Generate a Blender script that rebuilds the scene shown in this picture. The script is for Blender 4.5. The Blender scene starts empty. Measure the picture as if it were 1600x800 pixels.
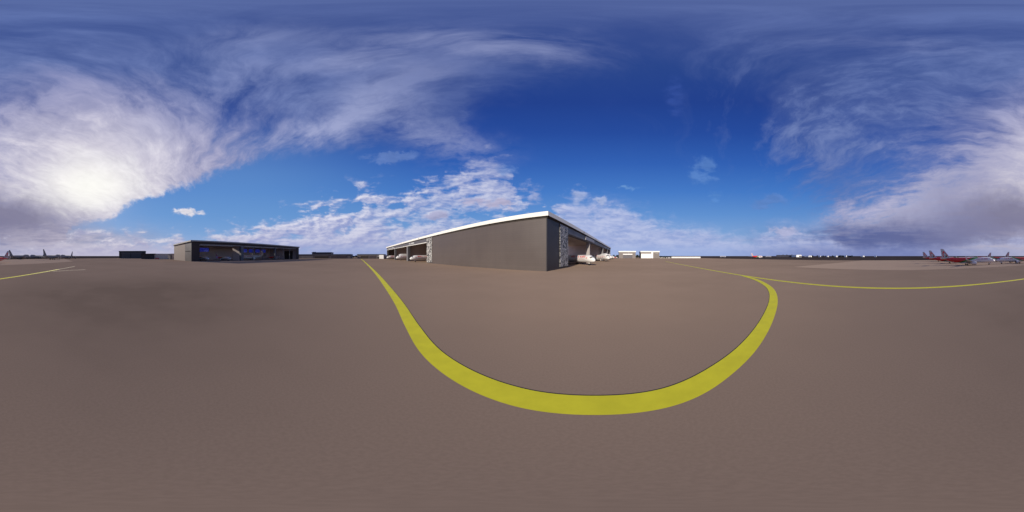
import bpy, math, random
from mathutils import Vector, Matrix
random.seed(7)
sc = bpy.context.scene
COL = sc.collection
H = 7.0                      # eye height in metres; plan positions below are written in eye heights
R = math.radians
PI = math.pi

# ------------------------------------------------------------------ node helpers
class V:
    """A node socket (or number) with arithmetic."""
    def __init__(s, nt, x): s.nt, s.x = nt, x
    def m(s, op, *o, clamp=False):
        n = s.nt.nodes.new('ShaderNodeMath'); n.operation = op; n.use_clamp = clamp
        for i, a in enumerate((s,) + o):
            a = a.x if isinstance(a, V) else a
            if isinstance(a, (int, float)): n.inputs[i].default_value = a
            else: s.nt.links.new(a, n.inputs[i])
        return V(s.nt, n.outputs[0])
    def __add__(s, o): return s.m('ADD', o)
    __radd__ = __add__
    def __sub__(s, o): return s.m('SUBTRACT', o)
    def __rsub__(s, o): return V(s.nt, o).m('SUBTRACT', s)
    def __mul__(s, o): return s.m('MULTIPLY', o)
    __rmul__ = __mul__
    def __truediv__(s, o): return s.m('DIVIDE', o)
    def __neg__(s): return s.m('MULTIPLY', -1.0)
    def sm(s, a, b, lo=0.0, hi=1.0, lin=False):
        n = s.nt.nodes.new('ShaderNodeMapRange'); n.interpolation_type = 'LINEAR' if lin else 'SMOOTHSTEP'
        for i, q in enumerate((s, a, b, lo, hi)):
            q = q.x if isinstance(q, V) else q
            if isinstance(q, (int, float)): n.inputs[i].default_value = q
            else: s.nt.links.new(q, n.inputs[i])
        return V(s.nt, n.outputs[0])
    def clamp(s): return s.m('ADD', 0.0, clamp=True)

class NT:
    def __init__(s, tree): s.t = tree
    def new(s, k): return s.t.nodes.new(k)
    def link(s, a, b): s.t.links.new(a.x if isinstance(a, V) else a, b)
    def v(s, x): return V(s.t, x)
    def xyz(s, vec):
        n = s.new('ShaderNodeSeparateXYZ'); s.link(vec, n.inputs[0])
        return [V(s.t, o) for o in n.outputs]
    def vec(s, x, y, z):
        n = s.new('ShaderNodeCombineXYZ')
        for i, a in enumerate((x, y, z)):
            a = a.x if isinstance(a, V) else a
            if isinstance(a, (int, float)): n.inputs[i].default_value = a
            else: s.t.links.new(a, n.inputs[i])
        return n.outputs[0]
    def noise(s, vec, scale, detail=4, rough=0.55, dist=0.0, col=False):
        n = s.new('ShaderNodeTexNoise'); s.link(vec, n.inputs['Vector'])
        n.inputs['Scale'].default_value = scale; n.inputs['Detail'].default_value = detail
        n.inputs['Roughness'].default_value = rough; n.inputs['Distortion'].default_value = dist
        return V(s.t, n.outputs['Color' if col else 'Fac'])
    def ramp(s, fac, stops, interp='LINEAR'):
        n = s.new('ShaderNodeValToRGB'); s.link(fac, n.inputs[0]); r = n.color_ramp; r.interpolation = interp
        while len(r.elements) > 1: r.elements.remove(r.elements[-1])
        for i, (p, c) in enumerate(stops):
            e = r.elements[0] if i == 0 else r.elements.new(p)
            e.position = p; e.color = (*c, 1)
        return n.outputs[0]
    def mix(s, f, a, b, mode='MIX'):
        n = s.new('ShaderNodeMix'); n.data_type = 'RGBA'; n.blend_type = mode; n.clamp_factor = True
        for i, q in ((0, f), (6, a), (7, b)):
            q = q.x if isinstance(q, V) else q
            if isinstance(q, (int, float)): n.inputs[i].default_value = q
            elif isinstance(q, tuple): n.inputs[i].default_value = (*q, 1)
            else: s.t.links.new(q, n.inputs[i])
        return n.outputs[2]
    def curve(s, x, pts, x0, x1, y0, y1):
        """piecewise linear function of x through pts"""
        n = s.new('ShaderNodeFloatCurve'); c = n.mapping.curves[0]
        P = [((a - x0) / (x1 - x0), (b - y0) / (y1 - y0)) for a, b in pts]
        while len(c.points) > 2: c.points.remove(c.points[-1])
        for i, (a, b) in enumerate(P):
            if i == 0: c.points[0].location = (a, b)
            elif i == len(P) - 1: pass
            else: c.points.new(a, b)
        c.points[len(c.points) - 1].location = P[-1]
        for p in c.points: p.handle_type = 'AUTO_CLAMPED'
        n.mapping.update()
        s.link((x - x0) / (x1 - x0), n.inputs['Value'])
        return V(s.t, n.outputs[0]) * (y1 - y0) + y0

def srgb(r, g, b):
    f = lambda c: c / 255 / 12.92 if c / 255 <= .04045 else ((c / 255 + .055) / 1.055) ** 2.4
    return (f(r), f(g), f(b))

MATS = {}
def mat(name, color, rough=0.6, metal=0.0, vary=0.12, scale=0.35, spec=0.4, fn=None, bump=0.0):
    """principled material with an uneven, slightly dirty base colour"""
    if name in MATS: return MATS[name]
    m = bpy.data.materials.new(name); m.use_nodes = True; nt = NT(m.node_tree)
    bs = m.node_tree.nodes['Principled BSDF']
    tc = nt.new('ShaderNodeTexCoord').outputs['Object']
    n = nt.noise(tc, scale, 6, 0.6)
    k = n.sm(0.25, 0.75, 1 - vary, 1 + vary)
    base = fn(nt, tc) if fn else color
    hs = nt.new('ShaderNodeHueSaturation')
    if isinstance(base, tuple): hs.inputs['Color'].default_value = (*base, 1)
    else: nt.link(base, hs.inputs['Color'])
    nt.link(k, hs.inputs['Value'])
    nt.link(hs.outputs[0], bs.inputs['Base Color'])
    nt.link(n.sm(0.2, 0.8, max(0.02, rough - .08), min(1, rough + .08)), bs.inputs['Roughness'])
    bs.inputs['Metallic'].default_value = metal
    bs.inputs['Specular IOR Level'].default_value = spec
    if bump:
        b = nt.new('ShaderNodeBump'); b.inputs['Strength'].default_value = bump
        nt.link(nt.noise(tc, scale * 20, 3), b.inputs['Height']); nt.link(b.outputs[0], bs.inputs['Normal'])
    MATS[name] = m
    return m

# ------------------------------------------------------------------ mesh helpers
class MB:
    def __init__(s): s.v, s.f = [], []
    def add(s, vs, fs):
        o = len(s.v); s.v += [tuple(p) for p in vs]; s.f += [tuple(i + o for i in f) for f in fs]; return s
    def box(s, x0, x1, y0, y1, z0, z1):
        return s.add([(x, y, z) for z in (z0, z1) for y in (y0, y1) for x in (x0, x1)],
                     [(0, 2, 3, 1), (4, 5, 7, 6), (0, 1, 5, 4), (2, 6, 7, 3), (0, 4, 6, 2), (1, 3, 7, 5)])
    def prism(s, pts, z0, z1):
        n = len(pts)
        return s.add([(*p, z0) for p in pts] + [(*p, z1) for p in pts],
                     [tuple(range(n))[::-1], tuple(range(n, 2 * n))] + [(i, (i + 1) % n, n + (i + 1) % n, n + i) for i in range(n)])
    def slab(s, A, B, t0, t1, z0, z1):
        """upright slab along the segment A-B, offset t0..t1 to the left of it"""
        d = (Vector(B) - Vector(A)).normalized(); n = Vector((-d.y, d.x)); A, B = Vector(A), Vector(B)
        return s.prism([A + n * t0, B + n * t0, B + n * t1, A + n * t1], z0, z1)
    def rings(s, rings, cap=True):
        n = len(rings[0]); o = len(s.v)
        vs = [p for r in rings for p in r]; fs = []
        for i in range(len(rings) - 1):
            for j in range(n):
                a, b = i * n + j, i * n + (j + 1) % n
                fs.append((a, b, b + n, a + n))
        if cap: fs += [tuple(range(n))[::-1], tuple(range((len(rings) - 1) * n, len(rings) * n))]
        return s.add(vs, fs)
    def tube(s, p, q, r0, r1=None, n=12):
        p, q = Vector(p), Vector(q); r1 = r0 if r1 is None else r1
        d = (q - p).normalized(); a = d.orthogonal().normalized(); b = d.cross(a)
        ring = lambda c, r: [c + (a * math.cos(2 * PI * k / n) + b * math.sin(2 * PI * k / n)) * r for k in range(n)]
        return s.rings([ring(p, r0), ring(q, r1)])
    def build(s, name, m, parent=None, smooth=False, bevel=0.0):
        me = bpy.data.meshes.new(name); o = bpy.data.objects.new(name, me)
        vs = s.v
        if parent is not None:
            L = parent.location if parent.parent is None else parent.parent.location + parent.location
            if parent.get('_world'): vs = [(x - L[0], y - L[1], z - L[2]) for x, y, z in vs]
        me.from_pydata(vs, [], s.f); me.update()
        import bmesh
        bm = bmesh.new(); bm.from_mesh(me)
        bmesh.ops.recalc_face_normals(bm, faces=bm.faces)
        bm.to_mesh(me); bm.free()
        for mm in (m if isinstance(m, (list, tuple)) else [m]): me.materials.append(mm)
        if smooth:
            for p in me.polygons: p.use_smooth = True
            try: me.set_sharp_from_angle(angle=R(40))
            except Exception: pass
        COL.objects.link(o)
        if parent is not None: o.parent = parent
        if bevel:
            b = o.modifiers.new('edge', 'BEVEL'); b.width = bevel; b.segments = 2; b.limit_method = 'ANGLE'
        return o

def tag(o, label, cat, group=None):
    o['label'] = label; o['category'] = cat
    if group: o['group'] = group
    return o
def thing(name, label, cat, loc=(0, 0, 0), rotz=0.0, group=None, world=False):
    o = bpy.data.objects.new(name, None); COL.objects.link(o); o.location = loc; o.rotation_euler = (0, 0, rotz)
    o.empty_display_size = 1.0
    if world: o['_world'] = 1
    return tag(o, label, cat, group)
def struct(name, mb, m):
    o = mb.build(name, m); o['kind'] = 'structure'; return o
def copy_tree(o, parent=None):
    c = o.copy(); COL.objects.link(c); c.parent = parent
    for ch in list(o.children): copy_tree(ch, c)
    return c
def G(px, dist=None, y=None):
    """bearing given as 0..1600 around the horizon, distance in eye heights"""
    a = R((px - 800) * .225)
    if dist is None: dist = 1 / math.tan(R((y - 400) * .225))
    return Vector((math.sin(a) * dist, math.cos(a) * dist))

def words_mesh(text, bold=0.0):
    """each word of a line as its own outline, placed in the unit box of the whole line"""
    parts = text.split(' '); adv = [len(p) for p in parts]; gap = .75; tot = sum(adv) + gap * (len(parts) - 1); x = 0; out = []
    for p, a in zip(parts, adv):
        uv, fs = font_mesh(p, bold); out.append(([((x + u * a) / tot, v) for u, v in uv], fs)); x += a + gap
    return out
def font_mesh(text, bold=0.0):
    cu = bpy.data.curves.new('text', 'FONT'); cu.body = text; cu.offset = bold; cu.resolution_u = 3; cu.space_character = .86 if text.isascii() else .96
    ob = bpy.data.objects.new('text', cu); COL.objects.link(ob)
    dg = bpy.context.evaluated_depsgraph_get(); dg.update()
    me = bpy.data.meshes.new_from_object(ob.evaluated_get(dg))
    vs = [tuple(v.co) for v in me.vertices]; fs = [tuple(p.vertices) for p in me.polygons]
    bpy.data.objects.remove(ob); bpy.data.curves.remove(cu); bpy.data.meshes.remove(me)
    x0, x1 = min(v[0] for v in vs), max(v[0] for v in vs); y0, y1 = min(v[1] for v in vs), max(v[1] for v in vs)
    return [((v[0] - x0) / (x1 - x0), (v[1] - y0) / (y1 - y0)) for v in vs], fs

# ------------------------------------------------------------------ camera
cd = bpy.data.cameras.new('camera'); cam = bpy.data.objects.new('camera', cd); COL.objects.link(cam)
cam.location = (0, 0, H); cam.rotation_euler = (R(90), 0, 0)
cd.type = 'PANO'; cd.panorama_type = 'EQUIRECTANGULAR'
cd.clip_start = 0.1; cd.clip_end = 60000
sc.camera = cam
sc.render.engine = 'CYCLES'
sc.view_settings.view_transform = 'Standard'; sc.view_settings.look = 'None'
sc.view_settings.exposure = 0; sc.view_settings.gamma = 1
sc.cycles.max_bounces = 10; sc.cycles.diffuse_bounces = 7; sc.cycles.transmission_bounces = 6
sc.cycles.use_denoising = True

# ------------------------------------------------------------------ sun
SUN_AZ, SUN_EL = 213.0, 19.5
sd = Vector((math.sin(R(SUN_AZ)) * math.cos(R(SUN_EL)), math.cos(R(SUN_AZ)) * math.cos(R(SUN_EL)), math.sin(R(SUN_EL))))
ld = bpy.data.lights.new('sun', 'SUN'); ld.energy = 5.0; ld.angle = R(0.6); ld.color = (1, .92, .80)
lo = bpy.data.objects.new('sun', ld); COL.objects.link(lo); lo.location = sd * 500
lo.rotation_euler = (-sd).to_track_quat('-Z', 'Y').to_euler()

# ------------------------------------------------------------------ sky
def make_sky():
    w = bpy.data.worlds.new('World'); sc.world = w; w.use_nodes = True
    t = w.node_tree; nt = NT(t); bg = t.nodes['Background']
    d = nt.new('ShaderNodeTexCoord').outputs['Generated']
    x, y, z = nt.xyz(d)
    zc = z.m('MAXIMUM', 0.0)
    X0 = x.m('ARCTAN2', y) * (800 / PI) + 800           # bearing, 0..1600, 800 = ahead
    Y0 = z.m('ARCSINE') * (-800 / PI) + 400             # 400 = horizon, 0 = zenith
    # domain warp
    wn = nt.noise(d, 5.0, 5, 0.6, col=True); wx, wy, wz = nt.xyz(wn)
    wn2 = nt.noise(d, 22.0, 4, 0.6, col=True); vx, vy, vz = nt.xyz(wn2)
    X = X0 + (wx - .5) * 60 + (vx - .5) * 18
    Y = Y0 + (wy - .5) * 46 * zc.sm(0, .35, .25, 1) + (vy - .5) * 16 * zc.sm(0, .3, .4, 1)
    wrap = lambda q: q - q.m('GREATER_THAN', 940.0) * 1600
    B, B0 = wrap(X), wrap(X0)
    # cloud-plane coordinates; fibres are combed along one direction and warped so that they break up
    iz = V(t, 1.0).m('DIVIDE', zc + 0.20)
    px_, py_ = x * iz, y * iz
    ca, sa = math.cos(R(249)), math.sin(R(249))
    pw = nt.noise(nt.vec(px_, py_, .7), 1.1, 4, .55, col=True); p1, p2, p3 = nt.xyz(pw)
    qx, qy = px_ + (p1 - .5) * .55, py_ + (p2 - .5) * .55
    along, across = qx * sa + qy * ca, qx * ca - qy * sa
    st = nt.noise(nt.vec(along * .62, across * 1.3, .3), 1.5, 10, .58)
    st2 = nt.noise(nt.vec(along * .75, across * 2.1, 4.3), 3.4, 9, .62)
    st3 = nt.noise(nt.vec(px_, py_, 9.1), .9, 4, .5)
    st4 = nt.noise(nt.vec(qx * 1.0 + qy * .5, qy * 1.6 - qx * .6, 7.7), 6.5, 8, .66)
    wisp = (st - .5) * .85 + (st2 - .5) * .85 + (st4 - .5) * .55            # about -.35 .. .35
    def gauss(u, v, u0, v0, su, sv, rot=0.0):
        a_ = (u - u0); b_ = (v - v0)
        if rot: a_, b_ = a_ * math.cos(rot) + b_ * math.sin(rot), b_ * math.cos(rot) - a_ * math.sin(rot)
        a_, b_ = a_ / su, b_ / sv
        return ((a_ * a_ + b_ * b_) * -1).m('EXPONENT')
    # --- clear sky: Nishita tinted and blended with a gradient by height
    sky = nt.new('ShaderNodeTexSky'); sky.sky_type = 'NISHITA'; sky.sun_disc = False
    sky.sun_elevation = R(SUN_EL); sky.sun_rotation = R(SUN_AZ)
    sky.air_density = 1.0; sky.dust_density = .6; sky.ozone_density = 3.0
    grad = nt.ramp((400 - Y0) / 400, [
        (0, srgb(166, 184, 224)), (.04, srgb(150, 176, 222)), (.09, srgb(122, 162, 216)), (.16, srgb(94, 145, 211)), (.25, srgb(66, 122, 202)),
        (.36, srgb(46, 96, 183)), (.48, srgb(34, 74, 160)), (.60, srgb(31, 63, 144)), (.74, srgb(40, 69, 142)), (1, srgb(62, 82, 148))])
    nsky = nt.new('ShaderNodeVectorMath'); nsky.operation = 'SCALE'; nt.link(sky.outputs[0], nsky.inputs[0]); nsky.inputs['Scale'].default_value = 0.09
    base = nt.mix(0.10, grad, nsky.outputs[0])
    sunward = (B0 - 300).m('ABSOLUTE').sm(60, 420, 1, 0) * (Y0 - 300).m('ABSOLUTE').sm(20, 130, 1, 0)
    c = nt.mix(sunward * .45, base, srgb(112, 158, 210))
    # --- high veil round the sun; its lower edge by bearing
    yb = nt.curve(B, [(-700, 92), (-600, 84), (-520, 84), (-450, 120), (-400, 190), (-350, 265), (-310, 320), (-285, 380), (-240, 440), (60, 440), (92, 420), (108, 358),
                      (150, 345), (200, 327), (250, 304), (300, 283), (350, 266), (400, 248), (440, 236), (500, 226), (560, 222), (620, 226), (670, 238), (705, 228), (735, 160), (800, 122), (980, 88)], -700, 980, 0, 440)
    soft = nt.curve(B, [(-700, 60), (-520, 70), (-420, 110), (-330, 90), (-270, 50), (60, 30), (100, 7), (260, 8), (380, 13), (460, 20), (600, 40), (760, 60), (980, 60)], -700, 980, 0, 120)
    dv = yb - Y + wisp * soft * 1.5
    av = dv.sm(soft * -.7, soft * 1.1)
    rx = (B0 - 140); rx = rx.m('MAXIMUM', 0.0) * .62 + rx.m('MINIMUM', 0.0) * .60
    ry = Y0 - 290; ry = ry.m('MAXIMUM', 0.0) * 1.3 + ry.m('MINIMUM', 0.0) * 1.0
    r = (rx * rx + ry * ry).m('SQRT')
    rn = r * Y0.sm(90, 230, 1.22, 1.0) - wisp * 150 * r.sm(5, 120)
    vcol = nt.ramp(rn / 400, [(0, srgb(252, 251, 246)), (.06, srgb(244, 241, 241)), (.10, srgb(230, 227, 232)), (.15, srgb(211, 207, 221)), (.22, srgb(186, 184, 208)),
                              (.31, srgb(160, 161, 195)), (.42, srgb(132, 139, 183)), (.57, srgb(106, 123, 176)), (.78, srgb(92, 111, 167)), (1, srgb(86, 104, 160))])
    thick = (wisp * 2.2 + .55 + (st3 - .5) * .9).clamp()
    near = r.sm(190, 60)
    fade = B0.sm(520, 790, 1, .72) * B0.sm(-600, -300, .72, .95)
    zen = Y0.sm(8, 40, 1, 0)
    a = av * ((thick * .80 + .20) * fade + near * .75 + zen * (wisp * .9 + .34)).clamp()
    vm = nt.new('ShaderNodeHueSaturation'); nt.link(vcol, vm.inputs['Color']); nt.link(((st4 - .5) * .34 + (st2 - .5) * .22 + 1.0) , vm.inputs['Value'])
    c = nt.mix(a, c, vm.outputs[0])
    # brighter cirrus streaks: left of the hangar and high in the middle
    for (bx, by, sx, sy, rot, k) in ((490, 205, 80, 20, -.22, .95), (545, 180, 60, 16, -.5, .6), (560, 85, 120, 22, -.18, .55), (690, 62, 170, 16, .03, .55), (840, 78, 90, 18, .12, .38), (640, 190, 90, 34, .55, .4), (330, 150, 130, 50, -.5, .3), (380, 60, 90, 16, -.1, .35), (620, 130, 120, 26, -.3, .35),
                                     (1400, 70, 120, 14, .06, .25), (730, 232, 60, 22, .2, .45)):
        bx2 = B if bx < 500 else X
        c = nt.mix((gauss(bx2, Y, bx, by, sx, sy, rot) * (wisp * 3.2 + .55)).clamp() * k, c, srgb(158, 166, 206))
    # mottled broken veil high on the right
    m = gauss(X, Y, 1330, 170, 190, 110) * .8 + gauss(X, Y, 1270, 205, 90, 50) * .35
    c = nt.mix((m * (wisp * 3.6 + .12)).clamp() * .75, c, srgb(118, 136, 188))
    # --- solid cloud bank low on the right, its slanting upper edge running up to the sun
    kt = nt.curve(B, [(-700, 440), (-330, 430), (-312, 352), (-285, 336), (-230, 312), (-150, 272), (-80, 232), (-30, 224), (30, 250), (80, 300), (140, 400), (240, 440), (980, 440)], -700, 980, 0, 440)
    kd = Y - kt + wisp * 120
    ka = kd.sm(-34, 44) * B.sm(-330, -290) * B.sm(90, -40)
    kcol = nt.ramp(((Y - kt) / 200 + wisp * .35).clamp(), [(0, srgb(156, 160, 198)), (.12, srgb(180, 180, 208)), (.35, srgb(166, 165, 194)), (.6, srgb(140, 140, 174)), (.85, srgb(116, 120, 158)), (1, srgb(106, 110, 150))])
    kcol = nt.mix((r.sm(230, 60) * .9), kcol, vcol)
    c = nt.mix(ka * .92, c, kcol)
    c = nt.mix((gauss(B, Y, -255, 332, 62, 13, -.25) * (wisp * 2 + .8)).clamp() * .8, c, srgb(190, 188, 216))
    # --- grey shelf clouds low on both sides of the sun
    c = nt.mix((gauss(B, Y, 0, 340, 110, 34, .10) * (wisp * .8 + 1.15)).clamp() * .92, c, srgb(128, 125, 152))
    gn = nt.noise(nt.vec(x * 5, y * 5, z * 34), 1.3, 6, .58)
    c = nt.mix((gauss(B, Y, -225, 376, 140, 25) * gn.sm(.3, .7, .85, 1.3)).clamp() * .95, c, srgb(86, 98, 150))
    c = nt.mix((gauss(B, Y, -60, 362, 130, 24) * gn.sm(.3, .7, .7, 1.1)).clamp() * .6, c, srgb(126, 124, 156))
    c = nt.mix((gauss(B, Y, 110, 374, 120, 17) * gn.sm(.25, .7, .8, 1.2)).clamp() * .85, c, nt.mix(gn.sm(.35, .65), srgb(150, 146, 172), srgb(182, 176, 194)))
    # --- cumulus along the horizon and the bank left of the hangar
    cv = nt.vec(x, y, z * 1.7)
    cw = nt.noise(cv, 6.0, 4, .5, col=True); c1, c2, c3 = nt.xyz(cw)
    cv = nt.vec(x + (c1 - .5) * .14, y + (c2 - .5) * .14, z * 2.7 + (c3 - .5) * .10)
    n1 = nt.noise(cv, 6.0, 10, .58)
    off = nt.new('ShaderNodeVectorMath'); off.operation = 'ADD'; nt.link(cv, off.inputs[0]); off.inputs[1].default_value = (sd.x * .022, sd.y * .022, .026)
    n1b = nt.noise(off.outputs[0], 6.0, 8, .58)
    yt = nt.curve(X, [(0, 372), (90, 366), (140, 361), (200, 364), (260, 359), (330, 353), (385, 343), (440, 331), (470, 322), (520, 305), (570, 294), (640, 286), (690, 274), (735, 250), (775, 236), (800, 244), (815, 280), (840, 306),
                      (865, 316), (900, 318), (950, 320), (1000, 334), (1050, 352), (1100, 368), (1160, 372), (1220, 362), (1270, 360), (1300, 376), (1330, 394), (1420, 396), (1520, 388), (1600, 376)], 0, 1600, 200, 400)
    depth = Y - yt
    smooth_side = X0.sm(845, 900)
    den = depth.sm(-10, 40, 0, 1, True) * .55 + (n1 - .5) * (1.7 - smooth_side * .9) + smooth_side * .22
    ac = den.sm(.12, .52) * depth.sm(-26, 4)
    hole = gauss(X, Y, 590, 322, 100, 9, -.10) * .9 + gauss(X, Y, 700, 338, 110, 13, -.05) * .9 + gauss(X, Y, 790, 338, 60, 26) * .95 + gauss(X, Y, 800, 275, 40, 16) * .4
    ac = (ac - hole * n1.sm(.66, .40)).clamp()
    rel = ((n1 - n1b) * 5.0 + .50).clamp()
    low = Y0.sm(340, 392)
    lit = nt.mix(rel, srgb(150, 160, 206), srgb(220, 220, 237))
    lit = nt.mix(low * .8, lit, nt.mix(rel, srgb(160, 166, 208), srgb(184, 187, 216)))
    warm = (B0 - 140).m('ABSOLUTE').sm(60, 330, 1, 0)
    lit = nt.mix(warm * .6, lit, nt.mix(rel, srgb(164, 159, 186), srgb(230, 224, 228)))
    lit = nt.mix(smooth_side * .75, lit, nt.mix(rel, srgb(156, 170, 218), srgb(186, 194, 230)))
    thin = X0.sm(540, 700, 1, .80) * (1 - X0.sm(660, 760) * Y0.sm(300, 240) * .55)
    c = nt.mix((ac * thin).clamp(), c, lit)
    # small detached clouds
    for (bx, by, sx, sy, col_, k) in ((297, 337, 22, 7, (232, 230, 240), 1.0), (735, 312, 24, 8, (180, 176, 208), .9), (783, 314, 26, 9, (184, 180, 210), .9), (672, 337, 24, 7, (176, 176, 210), .8),
                                      (835, 304, 24, 20, (166, 178, 220), .8), (902, 300, 18, 18, (172, 186, 226), .8), (935, 312, 16, 6, (176, 190, 228), .8), (985, 297, 24, 5, (120, 165, 220), .7),
                                      (1100, 268, 20, 22, (104, 146, 210), .55), (1112, 306, 18, 12, (96, 146, 214), .6), (1230, 361, 46, 7, (186, 188, 222), .8), (600, 246, 50, 9, (112, 140, 200), .6), (1205, 318, 26, 10, (104, 140, 205), .6),
                                      (800, 262, 26, 12, (120, 152, 212), .7), (1050, 145, 20, 34, (58, 86, 164), .6)):
        gg = gauss(X, Y, bx, by, sx, sy) * ((n1 - .5) * 4.5 + 1.0)
        c = nt.mix(gg.sm(.30, 1.0) * k, c, nt.mix(rel, tuple(q * .82 for q in srgb(*col_)), srgb(*col_)))
    # dark flat streaks over the right horizon and the pale break beneath
    s1 = gauss(B0, Y0, -330, 373, 90, 4) * .6 + gauss(B0, Y0, -260, 362, 80, 5) * .4
    c = nt.mix(s1 * gn.sm(.3, .6), c, srgb(92, 108, 164))
    brk = gauss(B0, Y0 + (vy - .5) * 10, -45, 387, 55, 4) + gauss(B0, Y0 + (vy - .5) * 10, 70, 384, 70, 6) * .8
    c = nt.mix((brk * 1.2 * gn.sm(.25, .6)).clamp(), c, srgb(186, 180, 198))
    # haze at the horizon
    hz = Y0.sm(374, 399)
    hcol = nt.ramp((B0 + 660) / 1600, [(0, srgb(158, 180, 226)), (.12, srgb(152, 174, 222)), (.2, srgb(112, 128, 184)), (.3, srgb(118, 131, 184)), (.4, srgb(164, 166, 194)), (.47, srgb(186, 182, 206)), (.56, srgb(186, 184, 210)), (.64, srgb(156, 166, 208)),
                                        (.76, srgb(146, 164, 212)), (1, srgb(152, 178, 226))])
    c = nt.mix(hz * .8, c, hcol)
    # glare of the sun through the cloud
    core = gauss(B0, Y0, 140, 298, 40, 26)
    c = nt.mix((core * (wisp * 1.2 + .62)).clamp(), c, (1.0, .99, .94))
    c = nt.mix(Y0.sm(400, 402), c, (.08, .07, .065))
    nt.link(c, bg.inputs['Color']); bg.inputs['Strength'].default_value = 1.0
    w.cycles.sampling_method = 'MANUAL'; w.cycles.sample_map_resolution = 512
make_sky()

# ------------------------------------------------------------------ ground, apron, markings
def ground_mat(name, col, vary, fine, big_s, speck=0.0, dr=.2, painted_shade=False):
    m = bpy.data.materials.new(name); m.use_nodes = True; nt = NT(m.node_tree); bs = m.node_tree.nodes['Principled BSDF']
    tc = nt.new('ShaderNodeTexCoord').outputs['Object']
    a = nt.noise(tc, big_s, 5, .55); b = nt.noise(tc, big_s * 6, 4, .55); f = nt.noise(tc, fine, 3, .65)
    k = a.sm(.3, .7, 1 - vary, 1 + vary) * b.sm(.3, .7, 1 - vary * .35, 1 + vary * .35) * f.sm(.25, .75, 1 - speck, 1 + speck)
    if painted_shade:                                        # broad soft shade painted into the asphalt colour, with a blotchy outline
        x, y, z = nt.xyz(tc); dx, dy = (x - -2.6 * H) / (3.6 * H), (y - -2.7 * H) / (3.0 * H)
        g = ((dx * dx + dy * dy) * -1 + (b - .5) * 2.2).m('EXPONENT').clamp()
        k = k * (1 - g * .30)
    hs = nt.new('ShaderNodeHueSaturation'); hs.inputs['Color'].default_value = (*col, 1); nt.link(k, hs.inputs['Value'])
    nt.link(hs.outputs[0], bs.inputs['Base Color'])
    bs.inputs['Roughness'].default_value = .95; bs.inputs['Specular IOR Level'].default_value = 0.0
    bs.inputs['Diffuse Roughness'].default_value = dr
    return m
M_grass = ground_mat('dry_grass', (.050, .040, .038), .25, .2, .004)
M_apron = ground_mat('apron_asphalt', (.270, .194, .141), .06, 9.0, .02, .06, painted_shade=True)
M_pad = ground_mat('pad_concrete', (.385, .280, .204), .04, 6.0, .02, .04)
M_yel = mat('marking_paint', (.62, .56, .03), .7, vary=.07, scale=.8, spec=.2, bump=.15)
M_edge = mat('marking_edge', (.012, .011, .012), .8, vary=.1)

def disc(r, z, n=64):
    mb = MB(); mb.add([(r * math.cos(2 * PI * k / n), r * math.sin(2 * PI * k / n), z) for k in range(n)], [tuple(range(n))]); return mb
struct('ground', disc(26000, -.03), M_grass)
AP = [(71, 29.5), (52, 5), (37, -12), (30.5, -22), (25.3, -29.7), (17, -35.5), (0, -47), (-24.5, -60), (-54.3, -59.5), (-62, -50), (-120, -50), (-140, 60), (-60, 125), (60, 125), (110, 70), (74, 42)]
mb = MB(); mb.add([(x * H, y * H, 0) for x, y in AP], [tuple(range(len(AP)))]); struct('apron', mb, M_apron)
PD = [(14.7, -2.3), (7.5, -8.9), (0, -17.7), (-5, -20.8), (-13, -27), (-24.4, -59.8), (0, -46.9), (17, -35.4), (25.3, -29.6), (31.4, -20.6)]
mb = MB(); mb.add([(x * H, y * H, .006) for x, y in PD], [tuple(range(len(PD)))]); struct('concrete_pad', mb, M_pad)

def catmull(P, n=14):
    out = []
    Q = [2 * P[0] - P[1]] + P + [2 * P[-1] - P[-2]]
    for i in range(1, len(Q) - 2):
        p0, p1, p2, p3 = Q[i - 1:i + 3]
        # centripetal parameters
        t0 = 0; t1 = t0 + (p1 - p0).length ** .5; t2 = t1 + (p2 - p1).length ** .5; t3 = t2 + (p3 - p2).length ** .5
        for k in range(n):
            t = t1 + (t2 - t1) * k / n
            a1 = p0 * ((t1 - t) / (t1 - t0)) + p1 * ((t - t0) / (t1 - t0)); a2 = p1 * ((t2 - t) / (t2 - t1)) + p2 * ((t - t1) / (t2 - t1)); a3 = p2 * ((t3 - t) / (t3 - t2)) + p3 * ((t - t2) / (t3 - t2))
            b1 = a1 * ((t2 - t) / (t2 - t0)) + a2 * ((t - t0) / (t2 - t0)); b2 = a2 * ((t3 - t) / (t3 - t1)) + a3 * ((t - t1) / (t3 - t1))
            out.append(b1 * ((t2 - t) / (t2 - t1)) + b2 * ((t - t1) / (t2 - t1)))
    return out + [P[-1]]
def stripe(name, P, off0, off1, z, m):
    """a painted band between two offsets (to the left) of a polyline, in eye heights"""
    mb = MB(); vs = []; fs = []
    for i, p in enumerate(P):
        d = (P[min(i + 1, len(P) - 1)] - P[max(i - 1, 0)]).normalized(); n = Vector((-d.y, d.x))
        a, b = p + n * off0, p + n * off1
        vs += [(a.x * H, a.y * H, z), (b.x * H, b.y * H, z)]
        if i: fs.append((2 * i - 2, 2 * i - 1, 2 * i + 1, 2 * i))
    mb.add(vs, fs); return struct(name, mb, m)
W = .094
curve_pts = [Vector(p) for p in ((-46, 34.6), (-40.6, 30.65), (-27, 20.9), (-13.6, 11.2), (-7, 6.35), (-3.6, 3.75), (-2.05, 2.5), (-1.25, 1.78), (-.68, 1.29), (0, .872), (.349, .687), (.724, .480), (1.145, .331), (1.62, .185), (2.4, .02), (3.5, -.115), (4.5, -.115), (5.4, .02), (6.85, .52), (8.1, 1.25))]
CP = catmull(curve_pts)
stripe('taxiway_line', CP, -W, W, .014, M_yel)
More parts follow.
